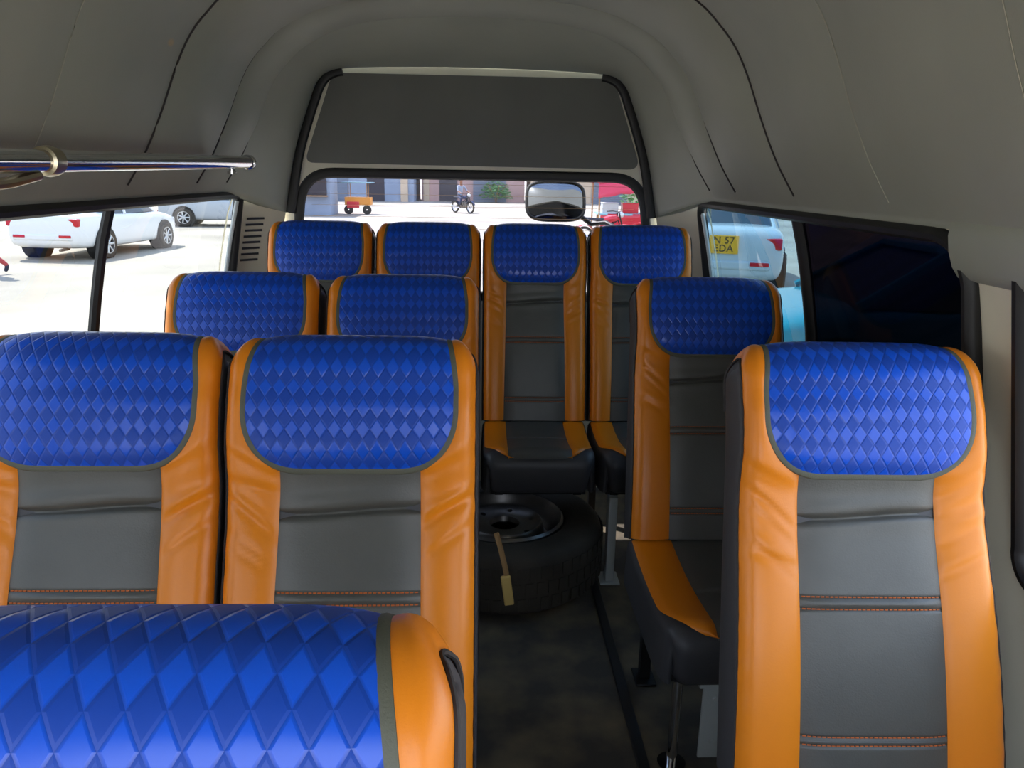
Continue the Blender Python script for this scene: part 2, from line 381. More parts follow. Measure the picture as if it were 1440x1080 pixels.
for proto, x, y, rz, lab in SEATS:
    o = copy_tree(proto) if proto.name in used else proto
    used.add(proto.name); o.location = (x, y, 0); o.rotation_euler = (0, 0, rz); tag(o, lab, 'seat', G1); placed.append(o)

for x in (-.14, .14):     # the last seat of the back row stands on pale front legs
    bm = bmesh.new(); box(bm, (x, -.27, .165), (.03, .05, .33)); box(bm, (x, -.27, .004), (.07, .09, .008)); bmobj('leg', bm, M['palepaint'], placed[-1], bevel=.003)['label'] = 'pale grey front leg'
# ------------------------------------------------------------------ van shell
XC = -.045; Y0, YH = -.55, 3.34
MAIN = [(.905, 1.328), (.885, 1.362), (.825, 1.455), (.775, 1.555), (.727, 1.665), (.688, 1.735), (.645, 1.785), (.575, 1.845), (.435, 1.907), (.25, 1.938), (0, 1.95)]
HATCH = [(.778, 1.243), (.768, 1.30), (.745, 1.42), (.72, 1.52), (.682, 1.63), (.655, 1.70), (.63, 1.757), (.588, 1.797), (.50, 1.815), (.26, 1.824), (0, 1.827)]
def smooth_half(pts, n):
    p = np.array(pts); d = np.r_[0, np.cumsum(np.hypot(*np.diff(p, axis=0).T))]; q = np.linspace(0, d[-1], n)
    ext = np.vstack([2*p[0]-p[1], p, [[-p[-2, 0], p[-2, 1]]]]); out = []
    for t in q:
        i = min(max(int(np.searchsorted(d, t, 'right'))-1, 0), len(p)-2); u = (t-d[i])/(d[i+1]-d[i]); a, b, c, e = ext[i:i+4]
        out.append(.5*((2*b)+(-a+c)*u+(2*a-5*b+4*c-e)*u*u+(-a+3*b-3*c+e)*u**3))
    return np.array(out)
SM, SH = smooth_half(MAIN, 48), smooth_half(HATCH, 48)
SEAMS = [(-.55, -.4, .002), (-.4, .1, .004), (.1, .6, .004), (.6, 1.1, .004), (1.1, 1.6, .004), (1.6, 2.1, .014), (2.1, 2.6, .044), (2.6, 2.9, .038), (2.9, 3.34, .028)]
def section(Y, extra=0):
    pf = 0
    for a, b, am in SEAMS:
        if a <= Y <= b: t = 2*(Y-a)/(b-a)-1; pf = am*(1-abs(t)**2.3)
    if Y > 2.9: w = ((Y-2.9)/(YH-2.9))**1.8; S = SM*(1-w)+SH*w
    else: S = SM
    lower = np.linspace(0, 1, 48)**.5
    k = 1-(pf+extra)/.8*np.clip(np.linspace(0, 4, 48), 0, 1); c = np.array([0, 1.25])
    S = c+(S-c)*k[:, None]
    L = np.c_[-S[:, 0]+XC, np.full(48, Y), S[:, 1]]; R = np.c_[S[:, 0]+XC, np.full(48, Y), S[:, 1]][::-1]
    return np.vstack([L, R[1:]])
ys = []
for a, b, am in SEAMS: ys += list(a+(b-a)*(.5-.5*np.cos(np.linspace(0, PI, 15))))
ys = np.unique(np.round(ys, 5))
rows = [section(Y) for Y in ys]
nb = len(rows[0]); me = bpy.data.meshes.new('ceiling')
outer_rows = [r+np.array([0, 0, 0]) for r in rows]
def outw(r):   # outer skin of the roof
    q = r.copy(); c = np.array([XC, 1.2]); d = q[:, [0, 2]]-c; d /= np.linalg.norm(d, axis=1)[:, None]; q[:, [0, 2]] += d*.06; return q
V = np.vstack(rows+[outw(r) for r in rows]); F = []; n_ = len(rows)
for j in range(n_-1):
    for i in range(nb-1):
        a = j*nb+i; F.append((a, a+nb, a+nb+1, a+1)); b = n_*nb+a; F.append((b, b+1, b+nb+1, b+nb))
for j in range(n_-1):
    for i in (0, nb-1): a = j*nb+i; b = n_*nb+a; F.append((a, b, b+nb, a+nb))
me.from_pydata(V.tolist(), [], F)
stain(M['head'], [((-.79, 2.02, 1.655), (.022, .05, .02), (200, 200, 192)), ((-.74, 2.0, 1.70), (.02, .03, .012), (186, 168, 130))])
ceil = struct(link('ceiling', me, M['head']), 'arched grey vinyl headliner with padded ribs near the back', 'ceiling')
def wob(Y): return section(Y, .0015)
for Y in (.6, 1.1, 1.6):
    bm = bmesh.new(); q = section(Y, .001); tube(bm, q[2:-2], .0011, .0009, None, 5); bmobj('seam_thread', bm, M['thread2'], ceil)['label'] = 'pale seam stitching'
for Y in (2.1, 2.6, 2.9):
    bm = bmesh.new(); q = section(Y, .0005); r_ = .0028 if Y < 2.2 else .0055; tube(bm, q[2:-2], r_, .004, None, 6); bmobj('groove_shade_cord', bm, M['seam'], ceil)['label'] = 'dark seam cord'  # dark cords along the seams put the shade of the rib grooves into colour

WZ = [(-.12, 1.0), (0, 1.045), (.5, 1.045), (.8, 1.025), (1.0, .995), (1.13, .968), (1.30, .925), (1.36, .893)]
def wx(z): return np.interp(z, [a for a, _ in WZ], [b for _, b in WZ])
# holes as (y0, y1, z0, z1, corner radius)
LH = [(-.45, .62, .72, 1.30, .06), (.80, 3.17, .66, 1.322, .035)]
RH = [(-.45, 1.232, .72, 1.312, .06), (1.375, 3.17, .66, 1.316, .09)]
def wall(side, holes, name, label):
    sg = -1 if side == 'l' else 1; yy = set(np.round(np.linspace(Y0, 3.19, 60), 4))
    for (a, b, c, d, r) in holes: yy |= set(np.round(np.r_[a, b, a+r*(1-np.cos(np.linspace(0, PI/2, 9))), b-r*(1-np.cos(np.linspace(0, PI/2, 9)))], 4))
    yy = sorted(yy)
    def lim(Y):
        for (a, b, c, d, r) in holes:
            if a <= Y <= b:
                e = max(0, (a+r-Y)/r, (Y-(b-r))/r); q = r*(1-math.sqrt(max(0, 1-e*e))); return c+q, d-q
        return None
    bm = bmesh.new(); T = .035
    def strip(Ya, Yb, za, zb, nz):
        for k in range(nz):
            cs = []
            for Y, (lo, hi) in ((Ya, za), (Yb, zb)):
                for kk in (k, k+1): z = lo+(hi-lo)*kk/nz; cs.append((XC+sg*wx(z), Y, z))
            p = [bm.verts.new(c) for c in (cs[0], cs[2], cs[3], cs[1])]; bm.faces.new(p)
            p = [bm.verts.new((c[0]+sg*T, c[1], c[2])) for c in (cs[0], cs[2], cs[3], cs[1])]; bm.faces.new(p)
    for Ya, Yb in zip(yy[:-1], yy[1:]):
        L = lim((Ya+Yb)/2)
        if L is None: strip(Ya, Yb, (-.05, 1.352), (-.05, 1.352), 14)
        else:
            la, lb = lim(Ya) or L, lim(Yb) or L
            strip(Ya, Yb, (-.05, la[0]), (-.05, lb[0]), 8); strip(Ya, Yb, (la[1], 1.352), (lb[1], 1.352), 2)
    bmesh.ops.remove_doubles(bm, verts=bm.verts, dist=.0002)
    # close rims between inner and outer skin at hole edges
    return struct(bmobj(name, bm, M['cream']), label, 'wall')
wall('l', LH, 'wall_left', 'cream painted left side of the van below and between the windows')
wall('r', RH, 'wall_right', 'cream painted right side of the van with the bright door pillar')

def outline(h, sg, off=0, grow=0, n=8):
    a, b, c, d, r = h; a -= grow; b += grow; c -= grow; d += grow; r += grow; P = []
    for (cy, cz, t0) in ((b-r, d-r, 0), (a+r, d-r, PI/2), (a+r, c+r, PI), (b-r, c+r, 1.5*PI)):
        for k in range(n+1): t = t0+PI/2*k/n; P.append((cy+r*math.cos(t), cz+r*math.sin(t)))
    return [Vector((XC+sg*(wx(z)+off), y, z)) for y, z in P]
def window(name, label, sg, h, divs, panes, framemat=None):
    bm = bmesh.new(); o_ = outline(h, sg, -.002, 0); nr = [Vector((-sg, 0, -.25)).normalized()]*len(o_)
    tube(bm, o_, .017, .02, nr, 10, closed=True)
    root = struct(bmobj(name, bm, M['rubber']), label, 'window')
    a, b, c, d, r = h
    for (y, w, tilt) in divs:
        bm = bmesh.new(); zs = np.linspace(c, d, 9); tube(bm, [(XC+sg*(wx(z)+.004), y+tilt*(z-d), z) for z in zs], w, .014, [(-sg, 0, 0)]*9, 8); bmobj('divider', bm, M['rubber'], root)
    ed = [a]+[q[0] for q in divs]+[b]
    for i, pm in enumerate(panes):
        zs = np.linspace(c+.004, d-.004, 9); y0, y1 = ed[i]+.004, ed[i+1]-.004; bm = bmesh.new(); vv = []
        for z in zs:
            q = max(0, (c+r-z)/r, (z-(d-r))/r); ins = r*(1-math.sqrt(max(0, 1-min(q, 1)**2)))
            vv.append([bm.verts.new((XC+sg*(wx(z)+.008), y0+(ins if i == 0 else 0), z)), bm.verts.new((XC+sg*(wx(z)+.008), y1-(ins if i == len(panes)-1 else 0), z))])
        for k in range(8): bm.faces.new((vv[k][0], vv[k][1], vv[k+1][1], vv[k+1][0]))
        bmobj('pane', bm, pm, root)
    return root
w1 = window('window_1', 'long black-framed left side window with a slim upright divider', -1, LH[1], [(2.075, .016, 0)], [M['panewindow'], M['panewindow']])
window('window_2', 'front left side window behind the frame edge', -1, LH[0], [], [M['paneclear']])
w3 = window('window_3', 'black-framed right side window, dark film in front and clear blue glass behind', 1, RH[1], [(2.17, .03, 0)], [M['panedark'], M['paneright']])
window('window_4', 'front right side window ahead of the cream pillar', 1, RH[0], [], [M['paneclear']])
# bright channel strips at the rear ends of the side windows
for (w, sg) in ((w1, -1), (w3, 1)):
    bm = bmesh.new(); zs = np.linspace(.70, 1.295, 9); tube(bm, [(XC+sg*(wx(z)-.004), 3.142, z) for z in zs], .009, .008, [(-sg, 0, 0)]*9, 8); bmobj('channel_strip', bm, M['palepaint'], w)['label'] = 'pale channel strip'
# unseen front bulkhead added to cut the light; opening sized for seat brightness
bm = bmesh.new(); S0 = section(Y0); pl_ = [(XC-1.06, -.05), (XC-1.06, .6), (XC-.95, 1.25)]+[(p[0]-.03*(1 if p[0] < XC else -1), p[2]+.03) for p in S0[1:-1:3]]+[(XC+.95, 1.25), (XC+1.06, .6), (XC+1.06, -.05)]
vs = [bm.verts.new((x, Y0-.02, z)) for x, z in pl_]; es = [bm.edges.new((vs[i], vs[(i+1) % len(vs)])) for i in range(len(vs))]
hv = [bm.verts.new((XC+x, Y0-.02, z)) for x, z in ((-.86, .88), (-.66, 1.56), (.66, 1.56), (.86, .88))]; es += [bm.edges.new((hv[i], hv[(i+1) % 4])) for i in range(4)]
bmesh.ops.triangle_fill(bm, edges=es, use_beauty=True); struct(bmobj('front_light_baffle', bm, M['head'], smooth=False), 'unseen front wall added to limit incoming light, with a windscreen-shaped opening', 'wall')
# corner pillars between side windows and tailgate
CORN = {}
for sg, nm in ((-1, 'left'), (1, 'right')):
    def FCn(a, b, sg=sg):
        z = -.05+a*(1.315+.05); yb = 3.185+(YH-.005-3.185)*b; e = b**1.4
        xo = wx(z); xi = np.interp(z, [0, .9, 1.243, 1.32], [.90, .86, .782, .775]); x = xo*(1-e)+xi*e
        return np.stack([XC+sg*x, yb, z], -1)
    o = grid('trim_%d' % (1 if sg < 0 else 2), FCn, np.linspace(0, 1, 24), np.linspace(0, 1, 12), M['ivory'])
    CORN[sg] = (o, FCn); struct(o, 'ivory corner pillar panel at the %s of the tailgate' % nm, 'trim')
# vent slots in the left corner pillar
o, FCn = CORN[-1]
for k in range(8):
    bm = bmesh.new(); z = 1.222-.024*k; a = (z+.05)/1.365; p0, p1 = [Vector(FCn(np.array(a), np.array(b))) for b in (.30, .64)]
    d = (p1-p0).normalized(); nrm = Vector((d.y, -d.x, 0)); nrm = nrm if nrm.x > 0 else -nrm
    rot = Matrix((d, nrm, Vector((0, 0, 1)))).transposed().to_4x4(); box(bm, (p0+p1)/2+nrm*.001, ((p1-p0).length, .006, .0085), rot)
    bmobj('vent_slot', bm, M['darkplastic'], o)
# grey padding lip over the door pillar
bm = bmesh.new(); tube(bm, [(XC+wx(1.29)-.006, y, 1.294) for y in np.linspace(1.185, 1.40, 8)], .060, .022, [(-1, 0, -.3)]*8, 12); bmobj('pillar_pad', bm, M['head'], ceil)['label'] = 'grey padding over the door pillar'

# ------------------------------------------------------------------ tailgate
def poly2(bm, pts, Y, th, hole=None):
    """flat plate in the XZ plane, optional hole, extruded along Y"""
    vs = [bm.verts.new((x, Y, z)) for x, z in pts]; es = [bm.edges.new((vs[i], vs[(i+1) % len(vs)])) for i in range(len(vs))]
    if hole:
        hv = [bm.verts.new((x, Y, z)) for x, z in hole]; es += [bm.edges.new((hv[i], hv[(i+1) % len(hv)])) for i in range(len(hv))]
    g = bmesh.ops.triangle_fill(bm, edges=es, use_beauty=True); fs = [f for f in g['geom'] if isinstance(f, bmesh.types.BMFace)]
    ex = bmesh.ops.extrude_face_region(bm, geom=fs)
    bmesh.ops.translate(bm, verts=[v for v in ex['geom'] if isinstance(v, bmesh.types.BMVert)], vec=(0, th, 0))
def round_poly(c, r, n=8):
    out = []; K = len(c)
    for i in range(K):
        p, a, b = Vector(c[i]), Vector(c[i-1]), Vector(c[(i+1) % K]); rr = r[i] if isinstance(r, (list, tuple)) else r
        d1, d2 = (a-p).normalized(), (b-p).normalized()
        for k in range(n+1): t = k/n; q0 = p+d1*rr; q1 = p+d2*rr; out.append(tuple(q0*(1-t)**2+p*2*t*(1-t)+q1*t*t))
    return out
hc = XC
tail = [(hc-1.06, -.05), (hc-1.04, .6), (hc-.88, .9), (hc-.80, 1.22)] + [(hc-a-.02, b+.02) for a, b in SH[2:]] + [(hc+a+.02, b+.02) for a, b in SH[2:-1][::-1]] + [(hc+.80, 1.22), (hc+.88, .9), (hc+1.04, .6), (hc+1.06, -.05)]
glassq = round_poly([(hc-.775, .90), (hc-.707, 1.408), (hc+.715, 1.408), (hc+.79, .90)], [.06, .13, .13, .06])
bm = bmesh.new(); poly2(bm, tail, YH+.012, .05, glassq)
tg = tag(bmobj('door_1', bm, M['cream'], smooth=False), 'cream tailgate with wide rear window and grey upper panel', 'tailgate', kind='structure')
bm = bmesh.new(); q = round_poly([(hc-.695, 1.447), (hc-.565, 1.797), (hc+.575, 1.797), (hc+.705, 1.442)], [.04, .045, .045, .055]); poly2(bm, q, YH-.004, .018)
bmobj('carpet_panel', bm, M['carpet'], tg, smooth=False, bevel=.004)['label'] = 'dark grey carpeted upper panel'
bm = bmesh.new(); pts = [(x, YH+.008, z) for x, z in glassq]; tube(bm, pts, .021, .012, [(0, -1, 0)]*len(pts), 8, closed=True); bmobj('window_seal', bm, M['rubber'], tg)
bm = bmesh.new(); pts = [(hc-a+.016, YH-.006, b-.006*i/30) for i, (a, b) in enumerate(SH[:27])]; tube(bm, pts, .02, .012, [(0, -1, 0)]*27, 8)
pts = [(hc+a-.016, YH-.006, b-.006*i/30) for i, (a, b) in enumerate(SH[:27])]; tube(bm, pts, .02, .012, [(0, -1, 0)]*27, 8); bmobj('weatherstrip', bm, M['rubber'], tg)
bm = bmesh.new(); poly2(bm, [(hc+(x-hc)*1.005, z) for x, z in glassq], YH+.03, .004); bmobj('pane', bm, M['panerear'], tg, smooth=False)
bm = bmesh.new()
for z in np.linspace(1.0, 1.37, 9): tube(bm, [(hc-.68, YH+.0285, z), (hc+.69, YH+.0285, z)], .0009, .0006, None, 4)
bmobj('heater_wire', bm, M['strap'], tg)['label'] = 'fine demister wires'

# floor
bm = bmesh.new(); box(bm, (XC, (Y0+YH)/2+.02, -.03), (2.08, YH-Y0+.1, .06)); struct(bmobj('floor', bm, M['floor'], smooth=False), 'dark dusty rubber van floor along the aisle', 'floor')
bm = bmesh.new(); box(bm, (.405, 1.3, .006), (.03, 3.4, .012)); struct(bmobj('trim_3', bm, M['darkplastic'], smooth=False, bevel=.004), 'black mat edging strip right of the aisle', 'trim')

# ------------------------------------------------------------------ handrail
hr = empty('handrail', (-.74, 1.9, 1.43), label='chrome overhead grab rail under the headliner at upper left', cat='handrail')
def rel(o, bm): bmesh.ops.translate(bm, verts=bm.verts, vec=-Vector(o.location))
bm = bmesh.new(); cyl(bm, (-.735, .3, 1.405), (-.735, 2.53, 1.436), .0185, n=28); rel(hr, bm); bmobj('rail', bm, M['chrome'], hr)
bm = bmesh.new(); lathe(bm, [(.0186, -.018), (.024, -.016), (.026, 0), (.024, .016), (.0186, .018)], (-.735, 1.38, 1.420), 28, 'Y'); rel(hr, bm); bmobj('collar', bm, M['worn'], hr)['label'] = 'worn brass-toned collar'
bm = bmesh.new(); lathe(bm, [(0.0001, .012), (.018, .012), (.0225, .004), (.0225, -.012), (.0186, -.014)], (-.735, 2.535, 1.436), 28, 'Y'); rel(hr, bm); bmobj('end_cap', bm, M['chrome'], hr)
bm = bmesh.new(); cyl(bm, (-.735, 2.36, 1.43), (-.735, 2.36, 1.405), .008); cyl(bm, (-.735, 2.36, 1.408), (-.735, 2.36, 1.400), .013); rel(hr, bm); bmobj('bracket', bm, M['chrome'], hr)
bm = bmesh.new(); tube(bm, [(-.735, 1.34, 1.397), (-.745, 1.28, 1.386), (-.77, 1.22, 1.378), (-.845, 1.19, 1.385)], .012, .009, None, 10)
bmesh.ops.create_uvsphere(bm, u_segments=16, v_segments=10, radius=.02, matrix=Matrix.Translation((-.765, 1.225, 1.382))); rel(hr, bm); bmobj('bracket', bm, M['worn'], hr)['label'] = 'worn brass-toned wall bracket'
bm = bmesh.new(); tube(bm, [(-.735, 2.50, 1.436), (-.78, 2.5, 1.437), (-.83, 2.5, 1.438)], .011, .011, None, 10); rel(hr, bm); bmobj('bracket', bm, M['chrome'], hr)

# ------------------------------------------------------------------ spare wheel under the back seats
def boolean_cut(o, cutters):
    c = bmesh.new()
    for a, b, r in cutters: cyl(c, a, b, r, n=20)
    me = bpy.data.meshes.new('cut'); c.to_mesh(me); c.free(); co = bpy.data.objects.new('cut', me); COL.objects.link(co); co.parent = o.parent
    md = o.modifiers.new('b', 'BOOLEAN'); md.object = co; md.operation = 'DIFFERENCE'; md.solver = 'EXACT'
    bpy.context.view_layer.update(); dg = bpy.context.evaluated_depsgraph_get(); nm = bpy.data.meshes.new_from_object(o.evaluated_get(dg)); o.modifiers.clear(); o.data = nm
    bpy.data.objects.remove(co); return o
sw = empty('spare_wheel', (.085, 2.575, 0), label='spare wheel lying flat on the floor under the back-row seats', cat='spare wheel')
bm = bmesh.new(); R, w = .355, .115; pf = []
for t in np.linspace(0, 2*PI, 40, endpoint=False):
    c, s = math.cos(t), math.sin(t); pf.append((.28+.075*np.sign(c)*abs(c)**.5, .115+w*.96*np.sign(s)*abs(s)**.6))
lathe(bm, pf, (0, 0, .002), 72); bmobj('tyre', bm, M['tyre'], sw)
bm = bmesh.new()
for k in range(56):
    t = 2*PI*k/56
    for dz, sh in ((.06, .02), (.115, -.02), (.17, .02)): box(bm, (.356*math.cos(t+sh), .356*math.sin(t+sh), dz), (.004, .026, .042), Matrix.Rotation(t+sh, 4, 'Z'))
bmobj('tread_block', bm, M['tyre'], sw, smooth=False)['kind'] = 'stuff'
bm = bmesh.new(); lathe(bm, [(.214, .216), (.206, .224), (.197, .214), (.19, .16), (.165, .135), (.146, .150), (.138, .196), (.132, .202), (.118, .192), (.085, .184), (.055, .188), (.050, .17), (.12, .16), (.16, .09), (.2, .05), (.205, .02), (.214, .02)], n=72)
rim = bmobj('rim', bm, M['steel'], sw)
boolean_cut(rim, [((.105*math.cos(t), .105*math.sin(t), .1), (.105*math.cos(t), .105*math.sin(t), .25), .010) for t in (2*PI*k/6+.3 for k in range(6))])

# yellow tag on its strap
yt = empty('hanging_tag', (.052, 1.83, .505), label='yellowed plastic tag hanging on a strap beside the aisle at the third row', cat='tag')
bm = bmesh.new(); tube(bm, [(-.012, .03, -.008), (.0, .0, -.04), (.012, -.02, -.085), (.016, -.024, -.105)], .007, .002, [(0, -1, .2)]*4, 8); bmobj('strap', bm, M['strap'], yt)
bm = bmesh.new(); box(bm, (.018, -.026, -.145), (.026, .012, .085), Matrix.Rotation(-.14, 4, 'Y')); bmobj('tag_body', bm, M['yellow'], yt, bevel=.004)

# ------------------------------------------------------------------ outside
GZ = -.5
bm = bmesh.new(); bmesh.ops.create_grid(bm, x_segments=8, y_segments=8, size=120, matrix=Matrix.Translation((0, 20, GZ))); struct(bmobj('ground', bm, M['ground'], smooth=False), 'sunlit sandy concrete yard around the van', 'ground')

def loft(bm, secs, cap=True):
    R = [[bm.verts.new(p) for p in s] for s in secs]; n = len(R[0])
    for a, b in zip(R[:-1], R[1:]):
        for k in range(n): bm.faces.new((a[k], a[(k+1) % n], b[(k+1) % n], b[k]))
    if cap: bm.faces.new(R[0][::-1]); bm.faces.new(R[-1])
def make_car(label, paint, loc, rz, plate=None):
    root = empty('car', loc, rz, label=label, cat='car')
    def sec(x, hw, zb, zs, zd):
        h = [(hw*.80, zb), (hw*.95, zb+.05), (hw*.99, zb+.2), (hw, .58), (hw*.985, zs-.06), (hw*.94, zs), (hw*.80, zd), (hw*.4, zd+.012)]
        return [(x, y, z) for y, z in h]+[(x, -y, z) for y, z in h[::-1]]
    bm = bmesh.new()
    loft(bm, [sec(*q) for q in [(-2.15, .62, .42, .72, .76), (-2.13, .74, .34, .86, .92), (-2.05, .80, .27, .92, 1.0), (-1.85, .835, .24, .93, 1.03), (-1.3, .85, .22, .93, 1.03), (-.6, .855, .2, .92, .96), (.5, .855, .2, .90, .93), (1.0, .85, .2, .88, .94), (1.5, .84, .22, .84, .88), (1.9, .80, .24, .76, .80), (2.1, .72, .28, .66, .70), (2.16, .58, .36, .56, .6)]])
    body = bmobj('body', bm, paint, root)
    sb = body.modifiers.new('s', 'SUBSURF'); sb.levels = 1; sb.render_levels = 2
    def cab(x, hw, z): return [(x, hw, z), (x, -hw, z)]
    bm = bmesh.new(); base = [(-1.62, .70), (-1.0, .78), (.5, .78), (1.12, .70)]; top = [(-.95, .56), (-.7, .6), (.15, .6), (.35, .56)]
    lo = [bm.verts.new((x, s*y, .92)) for s in (1, -1) for x, y in (base if s > 0 else base[::-1])]; hi = [bm.verts.new((x, s*y, 1.36)) for s in (1, -1) for x, y in (top if s > 0 else top[::-1])]
    for k in range(8): bm.faces.new((lo[k], lo[(k+1) % 8], hi[(k+1) % 8], hi[k]))
    bm.faces.new(hi); bmobj('window_glass', bm, M['carglass'], root, smooth=False)
    bm = bmesh.new(); loft(bm, [[(x, s*hw, z) for s, z in ((1, 1.34), (.75, 1.40), (-.75, 1.40), (-1, 1.34))] for x, hw in ((-1.02, .56), (-.7, .61), (.15, .61), (.42, .56))]); bmobj('roof', bm, paint, root, bevel=.015)
    for s in (1, -1):
        for (a, b) in (((-1.62, .70), (-.95, .56)), ((-.35, .79), (-.3, .61)), ((1.12, .70), (.35, .56))):
            bm = bmesh.new(); tube(bm, [(a[0], s*a[1], .92), (b[0], s*b[1], 1.36)], .045, .03, [(0, s, .3)]*2, 8); bmobj('pillar', bm, paint, root)
        bm = bmesh.new(); box(bm, (-2.06, s*.66, .80), (.14, .24, .16)); bmobj('tail_light', bm, M['redlens'], root, bevel=.02)
        bm = bmesh.new(); box(bm, (-2.118, s*.50, .52), (.13, .26, .055)); bmobj('reflector', bm, M['redlens'], root, bevel=.01)
        bm = bmesh.new(); box(bm, (2.02, s*.55, .66), (.18, .3, .13)); bmobj('headlight', bm, M['alloy'], root, bevel=.02)
        for x in (-1.28, 1.28):
            bm = bmesh.new(); cyl(bm, (x, s*.6, .33), (x, s*.862, .33), .375, n=32); bmobj('wheel_arch', bm, M['rubber'], root)
            bm = bmesh.new(); lathe(bm, [(.2, -.1), (.29, -.1), (.315, -.07), (.315, .07), (.29, .1), (.2, .1)], (x, s*.80, .315), 32, 'Y'); wh = bmobj('wheel', bm, M['tyre'], root)
            bm = bmesh.new(); lathe(bm, [(.0001, .02), (.05, .03), (.06, .0), (.0001, -.02)], (x, s*.885, .315), 20, 'Y', closed=False)
            for k in range(7):
                t = 2*PI*k/7; tube(bm, [(x+.04*math.cos(t), s*.89, .315+.04*math.sin(t)), (x+.2*math.cos(t), s*.895, .315+.2*math.sin(t))], .024, .012, [(0, s, 0)]*2, 6)
            lathe(bm, [(.195, -.02), (.21, -.02), (.21, .03), (.195, .03)], (x, s*.885, .315), 32, 'Y'); bmobj('alloy_rim', bm, M['alloy'], wh)
    bm = bmesh.new(); box(bm, (-2.12, 0, .50), (.10, 1.3, .14)); bmobj('bumper', bm, paint, root, bevel=.04)
    bm = bmesh.new(); cyl(bm, (-2.2, -.38, .24), (-1.9, -.38, .25), .03); bmobj('exhaust_pipe', bm, M['steel'], root)
    if plate:
        bm = bmesh.new(); box(bm, (-2.175, 0, .78), (.02, .40, .25)); pl = bmobj('number_plate', bm, M['plate'], root, bevel=.004)
        for i, tx in enumerate(plate):
            cu = bpy.data.curves.new('lettering', 'FONT'); cu.body = tx; cu.size = .135; cu.align_x = 'CENTER'; cu.align_y = 'CENTER'; cu.extrude = .002; cu.space_character = 1.05
            t = bpy.data.objects.new('lettering', cu); COL.objects.link(t); t.parent = pl; t.location = (-2.187, 0, .835-.11*i); t.rotation_euler = (PI/2, 0, -PI/2); cu.materials.append(M['ink'])
            bpy.context.view_layer.update(); me2 = bpy.data.meshes.new_from_object(t.evaluated_get(bpy.context.evaluated_depsgraph_get())); ob = link('lettering', me2, None, pl, smooth=False); ob.location = t.location; ob.rotation_euler = t.rotation_euler
            bpy.data.objects.remove(t)
    return root
make_car('white saloon car parked outside the left window, seen from behind', M['white'], (-8.95, 18.75, GZ), math.radians(84))
make_car('grey saloon car standing beyond the white one outside the left window', M['grey'], (-9.2, 28.6, GZ), math.radians(8))
make_car('silver car with a yellow number plate seen through the right rear glass', M['silver'], (4.63, 14.75, GZ), math.radians(72), plate=('N 57', 'EDA')).scale = (1.15, 1.15, 1.15)
make_car('teal car outside the right rear glass, partly hidden by the dark pane', M['teal'], (4.16, 6.7, GZ), math.radians(178))

# people -----------------------------------------------------------
def skin_body(name, J, E, parent, regions, default):
    """one continuous body grown round a skeleton; regions colour it by nearest joint"""
    me = bpy.data.meshes.new(name); keys = list(J); me.from_pydata([J[k][0] for k in keys], [], [(keys.index(a), keys.index(b)) for a, b in E])
    o = bpy.data.objects.new(name, me); COL.objects.link(o); o.parent = parent
    o.modifiers.new('s', 'SKIN'); sv = me.skin_vertices[0].data
    for k, v in zip(keys, sv): v.radius = (J[k][1], J[k][1] if len(J[k]) < 3 else J[k][2])
    sv[keys.index('pelvis')].use_root = True
    o.modifiers.new('u', 'SUBSURF').levels = 1
    bpy.context.view_layer.update(); nm = bpy.data.meshes.new_from_object(o.evaluated_get(bpy.context.evaluated_depsgraph_get())); o.modifiers.clear(); o.data = nm
    mats = []; nm.materials.clear()
    for m in [default]+[m for m, _ in regions]:
        nm.materials.append(m)
    P = {k: Vector(J[k][0]) for k in keys}
    own = {}
    for i, (m, ks) in enumerate(regions):
        for k in ks: own[k] = i+1
    segs = [(a, b) for a, b in E]
    for f in nm.polygons:
        f.use_smooth = True; c = f.center; best = None
        for a, b in segs:
            d = P[b]-P[a]; t = max(0, min(1, (c-P[a]).dot(d)/max(d.length_squared, 1e-9))); q = (c-P[a]-d*t).length
            if best is None or q < best[0]: best = (q, b)
        f.material_index = own.get(best[1], 0)
    return o
